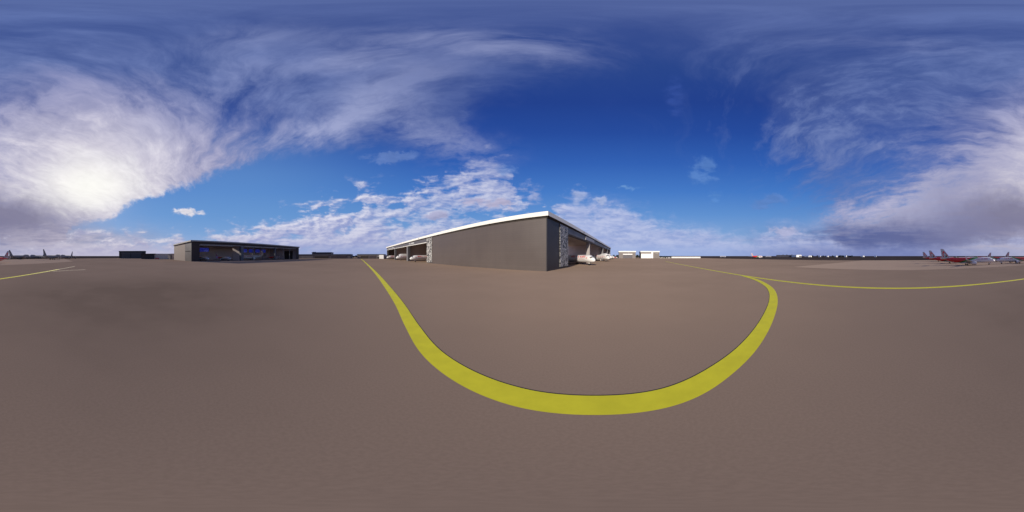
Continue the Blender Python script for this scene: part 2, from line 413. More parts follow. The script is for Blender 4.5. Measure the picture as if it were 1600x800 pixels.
stripe('marking_edge', CP, W, W + .0065, .012, M_edge)
L1 = [Vector((24, 17.4)), Vector((8.35, 1.42)), Vector((3.48, -3.56)), Vector((0, -7.05)), Vector((-4.3, -11.4))]
stripe('taxiway_line', L1, -W * .95, W * .95, .010, M_yel)
M_fadep = mat('faded_marking_paint', (.305, .232, .13), .8, vary=.2, scale=.5, spec=.1)
for P in ([Vector((-4.3, -11.4)), Vector((-5.5, -12.6)), Vector((-6.9, -14.0))], [Vector((24, 17.4)), Vector((26.5, 19.95))], [Vector(G(573, y=414.2)), Vector(G(588, y=414.2)), Vector(G(604, y=414.0))], [Vector(G(1046, y=413.4)), Vector(G(1030, y=414.4)), Vector(G(1012, y=414.6))],
          [Vector(G(82, y=424.4)), Vector(G(105, y=422.6)), Vector(G(134, y=421.4))]):
    stripe('taxiway_line', catmull(P, 6), -.06, .06, .010, M_fadep)

# ------------------------------------------------------------------ shared building materials
def cladding(nt, tc):
    x, y, z = nt.xyz(tc)
    s = (z / 1.15).m('FRACT'); line = s.sm(.0, .09, .74, 1) * s.sm(.92, 1, 1, .93)
    s2 = ((z / 1.15).m('FLOOR') * 12.9898).m('SINE').m('MULTIPLY', 43758.5).m('FRACT')
    k = line * s2.sm(0, 1, .975, 1.02, True)
    n = nt.noise(nt.vec(x * .5, y * .5, z * .06), .6, 4, .6)  .sm(.3, .7, .97, 1.03)
    h = nt.new('ShaderNodeHueSaturation'); h.inputs['Color'].default_value = (.079, .061, .054, 1); nt.link(k * n, h.inputs['Value'])
    return h.outputs[0]
M_clad = mat('dark_cladding', None, .45, vary=.05, scale=.03, spec=.5, fn=cladding)
M_bay = mat('bay_interior', (.80, .72, .69), .85, vary=.06, scale=.05, spec=.1)
M_inner = mat('hangar_interior', (.40, .345, .335), .8, vary=.12, scale=.05, spec=.2)
M_ceil = mat('hangar_ceiling', (.70, .60, .52), .8, vary=.10, scale=.05, spec=.2)
M_fascia = mat('white_fascia', (.70, .68, .63), .45, vary=.03, scale=.1, spec=.4)
M_steel = mat('pale_steel', (.55, .55, .55), .5, metal=.0, vary=.08)
M_column = mat('grey_column', (.12, .115, .12), .6, vary=.1)
M_header = mat('header_panel', (.085, .078, .085), .5, vary=.08, scale=.08)
M_white = mat('white_render', (.78, .76, .73), .7, vary=.05, scale=.08)
M_dark = mat('dark_grey_panel', (.058, .049, .043), .85, vary=.12, scale=.06, spec=.1)
M_mid = mat('mid_grey_panel', (.155, .135, .125), .6, vary=.12, scale=.06)
M_beige = mat('beige_render', (.30, .25, .215), .8, vary=.07, scale=.06)
M_slate = mat('slate_panel', (.125, .108, .108), .8, vary=.12, scale=.06)
M_navy = mat('navy_roof', (.022, .03, .07), .4, vary=.15, scale=.05)
M_letter = mat('white_lettering', (.72, .72, .72), .5, vary=.03)
def filigree(nt, tc):
    n = nt.noise(tc, .26, 2.0, .55, 1.8); n2 = nt.noise(tc, .34, 1.5, .5, 1.4)
    a = (n - .5).m('ABSOLUTE').sm(.022, .036, 1, 0); b = (n2 - .54).m('ABSOLUTE').sm(.020, .034, 1, 0)
    return nt.mix(a.m('MAXIMUM', b), (.022, .020, .023), (.50, .48, .45))
M_fili = mat('filigree_panel', None, .5, vary=.08, fn=filigree)
def glass_mat():
    m = bpy.data.materials.new('blue_glass'); m.use_nodes = True; nt = m.node_tree
    for n in list(nt.nodes): nt.nodes.remove(n)
    o = nt.nodes.new('ShaderNodeOutputMaterial'); mx = nt.nodes.new('ShaderNodeMixShader'); tr = nt.nodes.new('ShaderNodeBsdfTransparent'); gl = nt.nodes.new('ShaderNodeBsdfGlossy')
    n = nt.nodes.new('ShaderNodeTexNoise'); n.inputs['Scale'].default_value = .15
    cr = nt.nodes.new('ShaderNodeValToRGB'); cr.color_ramp.elements[0].color = (.13, .15, .42, 1); cr.color_ramp.elements[1].color = (.19, .22, .50, 1)
    nt.links.new(n.outputs[0], cr.inputs[0]); nt.links.new(cr.outputs[0], tr.inputs[0])
    gl.inputs['Roughness'].default_value = .05; gl.inputs['Color'].default_value = (.5, .55, .8, 1); mx.inputs[0].default_value = .06
    nt.links.new(tr.outputs[0], mx.inputs[1]); nt.links.new(gl.outputs[0], mx.inputs[2]); nt.links.new(mx.outputs[0], o.inputs[0])
    return m
M_glass = glass_mat()
def added_rooflight_mat():  # diffusing pane for the openings added to light the hangar bays
    m = bpy.data.materials.new('frosted_added_rooflight'); m.use_nodes = True; nt = m.node_tree
    for n in list(nt.nodes): nt.nodes.remove(n)
    o = nt.nodes.new('ShaderNodeOutputMaterial'); t_ = nt.nodes.new('ShaderNodeBsdfTranslucent'); no = nt.nodes.new('ShaderNodeTexNoise'); no.inputs['Scale'].default_value = .3
    cr = nt.nodes.new('ShaderNodeValToRGB'); cr.color_ramp.elements[0].color = (.80, .78, .74, 1); cr.color_ramp.elements[1].color = (.90, .88, .84, 1)
    nt.links.new(no.outputs[0], cr.inputs[0]); nt.links.new(cr.outputs[0], t_.inputs[0]); nt.links.new(t_.outputs[0], o.inputs[0])
    return m
M_frost = added_rooflight_mat()
def plate(outer, hole, z0, z1):
    """flat slab with a four sided hole (both lists run the same way round)"""
    mb = MB(); n = 4; vs = [(*p, z) for z in (z0, z1) for ring in (outer, hole) for p in ring]; fs = []
    for i in range(n):
        j = (i + 1) % n
        fs += [(i, j, 4 + j, 4 + i), (8 + i, 12 + i, 12 + j, 8 + j), (i, 8 + i, 8 + j, j), (4 + i, 4 + j, 12 + j, 12 + i)]
    return mb.add(vs, fs)

def wall_text(text, parent, A, B, z0, z1, out, m, name='lettering', bold=.03):
    """raised lettering reading from A to B (plan points, metres) on an upright face"""
    A, B = Vector(A), Vector(B); d = (B - A); n = Vector((d.y, -d.x)).normalized() * out
    for uv, fs in words_mesh(text, bold):
        mb = MB(); mb.add([((A + d * u + n).x, (A + d * u + n).y, z0 + (z1 - z0) * v) for u, v in uv], fs); mb.build(name, m, parent)

# ------------------------------------------------------------------ the big hangar
P0 = Vector((2.254, 10.337)) * H; U = Vector((-.814, .581)); VV = Vector((.635, .7727))
LU, LV, ZT = 48.6 * H, 48.2 * H, 3.62 * H
def hp(t, s): return P0 + U * (t * H) + VV * (s * H)
hg = thing('aircraft_hangar', 'huge dark hangar with a white roof edge and a long blank wall', 'hangar', (*P0, 0), world=True)
TH = .07
def uwall(name, t0, t1, s, z0, z1, m, th=TH, parent=hg):     # wall running along U at depth s (thickness inward)
    return MB().prism([hp(t0, s), hp(t1, s), hp(t1, s + th), hp(t0, s + th)], z0 * H, z1 * H).build(name, m, parent)
def vwall(name, s0, s1, t, z0, z1, m, th=TH, parent=hg):
    return MB().prism([hp(t, s0), hp(t, s1), hp(t + th, s1), hp(t + th, s0)], z0 * H, z1 * H).build(name, m, parent)
Zt = 3.615
uwall('front_wall', TH, 17.1, 0, 0, Zt, M_clad)
vwall('side_wall', 0, 3.98, 0, 0, Zt, mat('shaded_cladding', (.036, .031, .033), .5, vary=.06, scale=.05, spec=.3))  # darker copy of the cladding, the side's shade put into its colour
uwall('header', 17.1, 48.5, 0.0, 2.98, Zt, M_header)
vwall('header', 3.98, 48.2, 0.0, 2.98, Zt, M_header)
uwall('door_track', 17.12, 48.3, -.06, 2.90, 2.985, M_fascia, th=.055)
uwall('door_track', 17.2, 48.3, .075, 2.92, 2.99, M_steel, th=.4)
vwall('door_track', 4.1, 48.1, .075, 2.92, 2.99, M_column, th=.4)
# filigree panels in white frames
def framed_u(t0, t1, s, z0, z1):
    p = uwall('filigree_panel', t0, t1, s - .05, z0, z1, M_fili, th=.04)
    f = MB()
    for a, b, c, d in ((t0 - .05, t0, z0 - .05, z1 + .05), (t1, t1 + .05, z0 - .05, z1 + .05), (t0, t1, z0 - .05, z0), (t0, t1, z1, z1 + .05)):
        f.prism([hp(a, s - .06), hp(b, s - .06), hp(b, s - .003), hp(a, s - .003)], c * H, d * H)
    f.build('frame', M_steel, p)
framed_u(15.4, 17.05, 0, .12, 3.56)
p = vwall('filigree_panel', 2.12, 3.92, -.05, .17, 3.5, M_fili, th=.04)
f = MB()
for a, b, c, d in ((2.07, 2.12, .12, 3.55), (3.92, 3.97, .12, 3.55), (2.12, 3.92, .12, .17), (2.12, 3.92, 3.5, 3.55)):
    f.prism([hp(-.07, a), hp(-.07, b), hp(-.003, b), hp(-.003, a)], c * H, d * H)
f.build('frame', M_steel, p)
# columns
for t, w in ((26.0, .9), (36.9, .55), (48.0, .5)):
    uwall('column', t, t + w, .02, 0, 2.92, M_column, th=.5)
for s, w in ((13.15, .32), (28.0, .6), (38.2, .6), (47.5, .6)):
    vwall('column', s, s + w, .02, 0, 2.92, M_column if s != 13.15 else mat('bay_column', (.30, .27, .26), .7, vary=.06), th=.5)
# inner and outer walls
vwall('partition_wall', 0.08, 11.2, 26.9, 0, Zt, M_inner); vwall('partition_wall', 0.08, 11.2, 37.4, 0, Zt, M_inner)
vwall('partition_wall', .08, 48.0, 14.6, 0, Zt, M_bay)
uwall('partition_wall', 14.7, 48.3, 11.2, 0, Zt, M_inner)
uwall('partition_wall', .1, 14.55, 28.6, 0, Zt, M_bay); uwall('partition_wall', .1, 14.55, 48.02, 0, Zt, M_bay)
vwall('end_wall', .08, 48.1, 48.5, 0, Zt, M_clad); uwall('end_wall', 14.7, 48.5, 48.1, 0, Zt, M_clad)
# roof slab with a deep fascia, on a shallow dark soffit
ov = .16
def rp(t0, t1, s0, s1): return [hp(t0, s0), hp(t1, s0), hp(t1, s1), hp(t0, s1)]
hole = rp(8.6, 14.4, 4.3, 28.3)
plate(rp(-ov + .012, 48.75, -ov + .012, 48.4), hole, 3.62 * H, 3.70 * H).build('soffit', M_dark, hg)
plate(rp(.12, 48.4, .12, 48.0), hole, 3.55 * H, 3.612 * H).build('ceiling', M_ceil, hg)
uwall('eave_shade_strip', -.04, 48.5, -.045, 3.53, 3.618, M_dark, th=.035); vwall('eave_shade_strip', -.045, 48.2, -.045, 3.53, 3.618, M_dark, th=.035)  # dark strips stand for the shadow line under the eaves
rf = plate(rp(-ov, 48.8, -ov, 48.45), hole, 3.64 * H + .02, 3.94 * H).build('roof', M_fascia, hg)
MB().add([(*p, 3.9 * H) for p in rp(8.603, 14.397, 4.303, 28.297)], [(0, 1, 2, 3)]).build('added_rooflight', M_frost, rf)  # added out of view, lets daylight in to brighten the bay
# sign box and lettering on the headers
vwall('sign_panel', 10.4, 16.2, -.10, 3.06, 3.5, M_steel if False else mat('grey_sign', (.26, .255, .28), .5, vary=.08), th=.095)
wall_text('RAM', hg, hp(25.2, -.012), hp(22.4, -.012), 3.12 * H, 3.44 * H, .08, mat('hangar_letter', (.42, .42, .42), .5))
wall_text('Royal Air Maroc', hg, hp(45.5, -.012), hp(37.5, -.012), 3.14 * H, 3.42 * H, .08, MATS['hangar_letter'])
# small lamps on the fascia
for t in (19.8, 30.0): MB().prism([hp(t, -.2), hp(t + .12, -.2), hp(t + .12, -.165), hp(t, -.165)], 3.72 * H, 3.80 * H).build('floodlight', M_dark, hg)
for s in (9.0, 17.0, 26.0): MB().prism([hp(-.2, s), hp(-.2, s + .14), hp(-.165, s + .14), hp(-.165, s)], 3.72 * H, 3.82 * H).build('floodlight', M_dark, hg)

# ------------------------------------------------------------------ the second hangar, left
Q0 = Vector((-27.7, -11.6)) * H; F = Vector((-.662, .749)).normalized(); Gd = Vector((-.72, -.694)).normalized()
def qp(k, m): return Q0 + F * (k * H) + Gd * (m * H)
M_bay2 = mat('grey_bay_interior', (.52, .445, .42), .85, vary=.08, scale=.05, spec=.1)
h2 = thing('aircraft_hangar', 'shaded open hangar with blue strip windows and a sunlit beige end wall', 'hangar', (*Q0, 0), world=True)
def fwall(name, k0, k1, m, z0, z1, mt, th=TH, parent=None): return MB().prism([qp(k0, m), qp(k1, m), qp(k1, m + th), qp(k0, m + th)], z0 * H, z1 * H).build(name, mt, parent or h2)
def gwall(name, m0, m1, k, z0, z1, mt, th=TH, parent=None): return MB().prism([qp(k, m0), qp(k + th, m0), qp(k + th, m1), qp(k, m1)], z0 * H, z1 * H).build(name, mt, parent or h2)
M_brown = mat('brown_cladding', (.062, .046, .040), .7, vary=.06, scale=.05, spec=.15)
fwall('front_wall', 0.08, 1.65, 0, 0, Zt, M_brown)
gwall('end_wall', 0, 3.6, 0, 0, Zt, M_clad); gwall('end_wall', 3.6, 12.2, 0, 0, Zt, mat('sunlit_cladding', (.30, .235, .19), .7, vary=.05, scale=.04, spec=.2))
MB().prism([qp(-.05, .6), qp(-.006, .6), qp(-.006, 3.3), qp(-.05, 3.3)], 1.9 * H, 1.98 * H).build('canopy', M_dark, h2)
gwall('partition_wall', .1, 12.0, 33.18, 0, Zt - .07, M_bay2, th=.05); gwall('end_wall', 0, 12.2, 33.3, 0, Zt, M_clad); fwall('front_wall', 31.9, 33.3, 0, 0, Zt, M_brown)
fwall('header', 1.65, 31.9, 0, 3.22, Zt, M_brown)
fwall('door_track', 1.75, 31.8, .08, 3.14, 3.22, M_steel, th=.3)
fwall('column', 11.2, 11.9, .02, 0, 3.14, M_column, th=.6); fwall('column', 22.2, 22.5, .02, 0, 3.14, M_column, th=.4)
for k in (14.6, 17.8, 25.6, 28.6): fwall('column', k, k + .14, .1, 0, 3.14, M_mid, th=.14)
gwall('partition_wall', .65, 3.6, 11.5, 0, Zt, M_bay2)
wins = [(4.4, 9.7)] + [(20.9 + i * 2.75, 20.9 + i * 2.75 + 2.05) for i in range(4)]
k = .08
fwall('rear_wall', .08, 33.25, 12.1, 0, 2.15, M_bay2); fwall('rear_wall', .08, 33.25, 12.1, 3.2, Zt, M_bay2)
for a, b in wins + [(33.25, 33.25)]:
    if a > k: fwall('rear_wall', k, a, 12.1, 2.15, 3.2, M_bay2)
    if b > a:
        wn = fwall('window', a, b, 12.13, 2.15, 3.2, M_glass, th=.012)
        fr = MB()
        for e in [a + (b - a) * q for q in ((.0, .5, 1.0) if b - a > 3 else (0, 1))]: fr.prism([qp(e - .03, 12.08), qp(e + .03, 12.08), qp(e + .03, 12.098), qp(e - .03, 12.098)], 2.15 * H, 3.2 * H)
        for za in (2.15, 3.17): fr.prism([qp(a, 12.075), qp(b, 12.075), qp(b, 12.079), qp(a, 12.079)], za * H, (za + .03) * H)
        fr.build('frame', M_mid, wn)
    k = b
dr = MB().prism([qp(33.10, 2.2), qp(33.17, 2.2), qp(33.17, 5.4), qp(33.10, 5.4)], .01, 2.6 * H).build('door', M_dark, h2)
rq = lambda a, b, c_, d_: [qp(a, c_), qp(b, c_), qp(b, d_), qp(a, d_)]
hole2 = rq(1.5, 30.5, 5.4, 7.8)
plate(rq(-.12, 33.55, -.12, 12.4), hole2, 3.62 * H, 3.685 * H).build('soffit', M_dark, h2)
plate(rq(.1, 33.2, .1, 12.05), hole2, 3.55 * H, 3.612 * H).build('ceiling', M_ceil, h2)
rf = plate(rq(-.18, 33.6, -.18, 12.45), hole2, 3.69 * H + .01, 3.94 * H).build('roof', mat('weathered_fascia', (.36, .33, .29), .6, vary=.06, scale=.05), h2)
MB().add([(*p, 3.9 * H) for p in rq(1.503, 30.497, 5.403, 7.797)], [(0, 1, 2, 3)]).build('added_rooflight', M_frost, rf)  # also added out of view, to brighten the left hangar's bays

# ------------------------------------------------------------------ smaller buildings
def turned(p, wd, dist): w_ = wd * .00393 * dist; return G(p - wd / 2, dist - .42 * w_), G(p + wd / 2, dist + .42 * w_)
def shed(name, label, cat, A, B, depth, hgt, mwall, mroof, doors=(), roof_t=.32, over=.15, group=None, extra=None):
    """building whose front runs A->B (eye heights, A left seen from the camera); doors: (u0,u1,z0,z1,material,name)"""
    A, B = Vector(A), Vector(B); d = (B - A); Ln = d.length; d.normalize(); n = Vector((d.y, -d.x))
    if n.dot(A) > 0: n = -n                          # outward, towards the camera
    q = lambda u, o: (A + d * u + n * o) * H
    t = thing(name, label, cat, (*(q(Ln / 2, 0)), 0), world=True, group=group)
    MB().prism([q(0, 0), q(Ln, 0), q(Ln, -depth), q(0, -depth)], 0, (hgt - roof_t) * H).build('wall', mwall, t)
    MB().prism([q(-over, over), q(Ln + over, over), q(Ln + over, -depth - over), q(-over, -depth - over)], (hgt - roof_t) * H + .02, hgt * H).build('roof', mroof, t)
    for (u0, u1, z0, z1, m, nm) in doors:
        o = MB().prism([q(u0 * Ln, .05), q(u1 * Ln, .05), q(u1 * Ln, .004), q(u0 * Ln, .004)], z0 * H + .01, z1 * H).build(nm, m, t)
        if nm == 'door':
            fr = MB()
            for a, b, za, zb_ in ((u0 - .006, u0, z0 + .002, z1), (u1, u1 + .006, z0 + .002, z1), (u0 - .006, u1 + .006, z1 + .001, z1 + .04)): fr.prism([q(a * Ln, .07), q(b * Ln, .07), q(b * Ln, .004), q(a * Ln, .004)], za * H, zb_ * H)
            fr.build('door_frame', M_column, o)
    return t
shed('storage_hangar', 'wide dark grey hangar alone on the skyline right of the grey jumbo jets', 'hangar', G(186, 73), G(226.5, 71.5), 9, 2.75 + .5, M_dark, mat('dark_roof', (.03, .03, .036), .6), [(.1, .44, .02, 2.2, mat('door_grey', (.105, .09, .08), .85, spec=.1), 'door'), (.47, .86, .02, 2.2, MATS['door_grey'], 'door'), (.08, .88, 2.25, 2.45, M_mid, 'door_track')])
t = shed('workshop_building', 'low pale workshop with dark windows right beside the lone dark hangar', 'workshop', G(228, 74), G(240.8, 53), 7, 1.78, mat('pale_beige', (.52, .44, .37), .8, vary=.05), M_fascia, [(.1 + .22 * i, .28 + .22 * i, .35, 1.2, M_dark, 'window') for i in range(4)], roof_t=.16)
t2 = shed('open_garage', 'dark open fronted garage with a thin white side pier left of a tree', 'garage', G(241.3, 52.6), G(257.5, 60), 5, 1.8, M_dark, M_dark, [(.0, .05, 0.0, 1.6, M_beige, 'pier'), (.08, .95, 0.05, 1.25, mat('opening_shade', (.016, .013, .015), .8), 'door')], roof_t=.3)  # the near-black panel stands for the shade inside the open front
shed('outbuilding', 'small beige outbuilding tucked against the end of the open hangar', 'outbuilding', G(262.2, 50), G(269.0, 47), 4, 1.72, M_beige, M_steel, [(.62, .9, 0.0, 1.3, M_dark, 'door')], roof_t=.12, over=.08)
shed('maintenance_block', 'long low grey maintenance block under a darker set back upper storey', 'building', G(462, 68), G(547.6, 62), 10, 1.74, M_slate, mat('block_roof', (.10, .11, .13), .6), [(.12, .34, .02, 1.05, M_mid, 'door'), (.37, .62, .02, .9, M_dark, 'door'), (.66, .79, .02, .95, mat('brown_door', (.06, .045, .05), .7), 'door'), (.81, .93, .02, .95, MATS['brown_door'], 'door'), (.37, .62, 1.02, 1.2, M_mid, 'window'), (.66, .79, 1.05, 1.2, M_mid, 'window'), (.81, .93, 1.05, 1.2, M_mid, 'window')], roof_t=.22)
nb = shed('office_block', 'navy flat roofed block showing above the roof of the long grey maintenance block', 'building', G(487.5, 84), G(517.8, 82), 8, 2.92, mat('navy_wall', (.05, .06, .10), .6), M_navy, [(.02 + .08 * i, .08 + .08 * i, 1.9, 2.3, M_dark, 'window') for i in range(12)], roof_t=.4)
MB().prism([G(488.5, 85) * H, G(494, 85) * H, G(494, 88) * H, G(488.5, 88) * H], 2.93 * H, 3.14 * H).build('roof_plant', M_navy, nb)
shed('maintenance_block', 'long low grey hangar block beyond the end of the thick yellow line', 'building', G(558.2, 62.5), G(598, 60.5), 10, 1.72, M_slate, MATS['block_roof'], [(.14, .44, .02, 1.0, M_dark, 'door'), (.48, .74, .02, 1.0, MATS['brown_door'], 'door'), (.8, .96, .02, .8, M_dark, 'door'), (.14, .44, 1.06, 1.2, M_mid, 'window'), (.48, .74, 1.06, 1.2, M_mid, 'window'), (.8, .96, .85, 1.0, M_steel, 'window')], roof_t=.22)
shed('service_building', 'small white building just beyond the far end of the big hangar', 'building', G(599.4, 57), G(604.2, 57.5), 5, 1.36, mat('aged_white', (.45, .44, .44), .7, vary=.06), M_fascia, [(.25, .8, .02, .55, M_dark, 'door'), (.1, .4, .85, 1.1, mat('pane', (.05, .06, .09), .2), 'window'), (.6, .9, .85, 1.1, MATS['pane'], 'window')], roof_t=.12, over=.05)
shed('small_hangar', 'small grey hangar with a white roof edge, white door lintel and wide grey door', 'hangar', G(967, 72), G(993.2, 72.5), 12, 3.22, mat('taupe_wall', (.175, .15, .14), .7, vary=.05), M_fascia, [(.25, .8, .02, 1.55, mat('taupe_door', (.09, .08, .088), .6), 'door'), (.24, .81, 1.56, 1.98, M_white, 'lintel'), (.52, .62, 2.25, 2.5, mat('taupe_sign', (.26, .24, .235), .6), 'sign_panel')], roof_t=.5)
b8 = shed('small_hangar', 'small hangar with a big white door and tall white pier beside trees on the right', 'hangar', G(1001.2, 72), G(1030.2, 73), 12, 3.2, MATS['taupe_wall'], M_fascia, [(.02, .555, .02, 2.02, M_white, 'door'), (.565, .66, .02, 2.75, M_white, 'pier'), (.78, .93, 1.95, 2.2, MATS['taupe_sign'], 'sign_panel'), (.76, .95, .02, 1.8, MATS['taupe_door'] if False else mat('pale_door', (.15, .13, .12), .6), 'door')], roof_t=.5)
wl = thing('perimeter_wall', 'long low white wall along the far edge of the apron right of the small hangars', 'wall', (*(G(1070, 76) * H), 0), world=True)
MB().slab(G(1048, 77) * H, G(1094.5, 75) * H, 0, .15 * H, 0, .70 * H).build('wall', M_white, wl)
MB().slab(G(1048, 76.9) * H, G(1094.5, 74.9) * H, -.06 * H, .25 * H, .705 * H, .75 * H).build('coping', M_steel, wl)
wl2 = thing('perimeter_wall', 'short low white wall running behind the row of small round trees', 'wall', (*(G(1040, 77) * H), 0), world=True)
MB().slab(G(1030.6, 78.5) * H, G(1047.8, 77.2) * H, 0, .1 * H, 0, .28 * H).build('wall', M_white, wl2)
MB().slab(G(1030.6, 78.4) * H, G(1047.8, 77.1) * H, -.04 * H, .14 * H, .282 * H, .31 * H).build('coping', M_steel, wl2)
# distant terminal and villas on the right skyline
M_farw = mat('distant_white', (.80, .79, .77), .6, vary=.05); M_fard = mat('distant_dark', (.06, .055, .07), .7, vary=.2, scale=.03)
tm = shed('terminal_building', 'distant dark terminal with small rooftop plant on the right skyline', 'terminal', G(1213, 150), G(1246, 150), 12, 1.95, M_fard, M_fard, [(.04 + .12 * i, .12 + .12 * i, .9, 1.25, mat('far_window', (.14, .14, .17), .4), 'window') for i in range(8)], roof_t=.15)
for p in (1223.5, 1229.5, 1237.5):
    MB().prism([G(p - .7, 151) * H, G(p + .7, 151) * H, G(p + .7, 155) * H, G(p - .7, 155) * H], 1.96 * H, 2.45 * H).build('roof_plant', M_fard, tm)
shed('terminal_annex', 'bright white terminal annex with a stepped roof beside the dark terminal', 'building', *turned(1248.4, 8.2, 146), 7, 2.0, M_farw, M_farw, [(.5, .98, .2, 1.2, M_fard, 'window')], roof_t=.2, over=.02)
shed('cargo_shed', 'low white shed with a flat roof right of the terminal annex', 'shed', *turned(1265.9, 4.8, 146), 6, 1.25, M_farw, M_farw, [(.2, .7, .05, .7, M_fard, 'door')], roof_t=.15, over=.03)
shed('cargo_shed', 'long pale low shed on the skyline just right of the far red tailed airliner', 'shed', G(1196.5, 150), G(1205, 150), 5, 1.12, mat('far_pale', (.42, .42, .48), .6), MATS['far_pale'], [(.1, .9, .1, .5, M_fard, 'door')], roof_t=.15, over=.03)
shed('cargo_shed', 'pale low shed on the skyline left of the far red tailed airliner', 'shed', G(1125, 150), G(1134, 150), 5, 1.05, MATS['far_pale'], MATS['far_pale'], [(.1, .9, .1, .5, M_fard, 'door')], roof_t=.15, over=.03)
for (p, wd, h_, lb) in ((1282.2, .7, 1.3, 'narrow white hut, the first of the small white ones right of the cargo shed'), (1294, 1.9, 1.15, 'low white hut right of the narrow hut on the skyline'), (1307.6, 2.3, 1.2, 'white hut standing just left of the dark skyline trees'),
                        (1322.7, 1.3, 1.4, 'tall white hut between two clumps of dark skyline trees'), (1349.6, 2.6, 1.25, 'widest white hut alone right of the skyline trees'), (1369.3, .6, 1.25, 'narrowest white hut, farthest right on the skyline')):
    shed('white_hut', lb, 'hut', *turned(p, wd, 150), 3, h_, M_farw, M_farw, [(.3, .6, .02, .5, M_fard, 'door')], roof_t=.12, over=.02)

# ------------------------------------------------------------------ trees
M_bark = mat('bark', (.05, .04, .03), .9, vary=.2, scale=2)
M_leaf = mat('foliage', (.022, .036, .018), .8, vary=.5, scale=1.1, spec=.2)
def make_tree(seed, h, r, trunk_h, n):
    rnd = random.Random(seed)
    tr = MB(); tr.tube((0, 0, 0), (.1, 0, trunk_h), .035 * h, .022 * h, 8)
    for k in range(5):
        a = k * 1.256 + rnd.random(); tr.tube((.1, 0, trunk_h * .95), (math.cos(a) * r * .6, math.sin(a) * r * .6, trunk_h + (h - trunk_h) * rnd.uniform(.35, .7)), .016 * h, .006 * h, 6)
    tr.tube((.1, 0, trunk_h * .95), (0, .1, h * .8), .02 * h, .006 * h, 6)
    cr = MB()
    clumps = [(rnd.uniform(0, 2 * PI), rnd.random() ** .5 * r * .75, rnd.uniform(trunk_h, h * .92), rnd.uniform(.28, .5) * r) for _ in range(16)]
    for a, q, zc, cr_ in clumps:
        q *= 1 - .6 * max(0, (zc - trunk_h) / (h - trunk_h) - .4)
        for _ in range(n // 16):
            v = Vector((rnd.gauss(0, 1), rnd.gauss(0, 1), rnd.gauss(0, .8))).normalized() * cr_ * rnd.random() ** .4
            c = Vector((math.cos(a) * q, math.sin(a) * q, zc)) + v
            u = Vector((rnd.gauss(0, 1), rnd.gauss(0, 1), rnd.gauss(0, 1))).normalized() * rnd.uniform(.04, .075) * h; w = u.orthogonal().normalized() * u.length * .6
            cr.add([c - u, c + w, c + u, c - w], [(0, 1, 2, 3)])
    return tr, cr
def tree_proto(name, label, seed, h, r, th, n, loc, group):
    t = thing(name, label, 'tree', loc, group=group); a, b = make_tree(seed, h, r, th, n); a.build('trunk', M_bark, t, smooth=True); b.build('crown', M_leaf, t); return t
rt = None
def put_tree(kind, label, p, dist, hh, group, rz=0.0):
    q = G(p, dist) * H
    t = copy_tree(kind); t.location = (q.x, q.y, 0); s = hh / kind['_h']; t.scale = (s, s, s); t.rotation_euler = (0, 0, rz)
    t['label'] = label; t['group'] = group
    return t
q = G(259.6, 66) * H
T1 = tree_proto('round_tree', 'dark round tree between the open garage and the beige outbuilding', 3, 11.5, 7.0, 2.5, 900, (q.x, q.y, 0), 'trees beyond the apron'); T1['_h'] = 11.5
q = G(1032.9, 74) * H
T2 = tree_proto('round_tree', 'largest round tree right beside the hangar with the white door', 5, 8.0, 4.2, 1.6, 600, (q.x, q.y, 0), 'small trees before the white wall'); T2['_h'] = 8.0
put_tree(T1, 'small tree beside the tall dark one near the outbuilding', 257.8, 70, 9.5, 'trees beyond the apron', 2)
for p, hh, lb in ((549.6, 9.5, 'taller dark tree in the gap left of the thick yellow line'), (552.8, 7.5, 'middle dark tree of the gap between the two grey blocks'), (556.2, 9.0, 'dark tree against the left end of the block beyond the yellow line')):
    put_tree(T1, lb, p, 80, hh, 'trees beyond the apron', p)
put_tree(T1, 'dark tree standing between the two small hangars', 996.3, 76, 10.8, 'trees beyond the apron', 4)
put_tree(T1, 'tree showing over the red lorry', 958.6, 92, 11.0, 'trees beyond the apron', 1); put_tree(T1, 'tree against the left corner of the small hangar with white lintel', 964.8, 90, 10.8, 'trees beyond the apron', 5)
for i, (p, hh, lb) in enumerate(((1036.4, 6.2, 'second small round tree from the hangar with the white door'), (1039.3, 7.0, 'third small round tree, taller than its neighbours'), (1042.4, 7.2, 'fourth small round tree before the low wall'), (1048.2, 7.0, 'last small round tree, at the end of the long white wall'))):
    put_tree(T2, lb, p, 74, hh, 'small trees before the white wall', i * 1.3)
rr = random.Random(11)
sky_t = [1301, 1303, 1310.5, 1312, 1314, 1316.5, 1318, 1325, 1326.8, 1328.5, 1330, 1331.5, 1269.5, 1277, 1286, 1289.5]
nth = ['leftmost', 'second', 'third', 'fourth', 'fifth', 'sixth', 'seventh', 'eighth', 'ninth', 'tenth', 'eleventh', 'twelfth', 'thirteenth', 'fourteenth', 'fifteenth', 'rightmost']
for i, p in enumerate(sorted(sky_t)):
    put_tree(T2, nth[i] + ' of the tiny dark trees on the right skyline', p, 140, rr.uniform(9, 12.5), 'tiny trees on the right skyline', rr.random() * 6)

# ------------------------------------------------------------------ aircraft
def paint(name, fn=None, color=(.78, .78, .77), rough=.32): return mat(name, color, rough, vary=.03, scale=.12, spec=.5, fn=fn)
M_gear = mat('gear_metal', (.22, .22, .23), .4, vary=.1); M_tyre = mat('tyre_rubber', (.02, .02, .02), .9, vary=.2); M_fan = mat('fan_dark', (.02, .02, .022), .5)
M_cock = mat('cockpit_glass', (.012, .014, .02), .1, vary=.02)
M_red = mat('red_lettering', (.62, .025, .03), .5, vary=.03); M_orange = mat('red_script', (.62, .13, .09), .5, vary=.03); M_green = mat('emblem_green', (.01, .09, .03), .5)

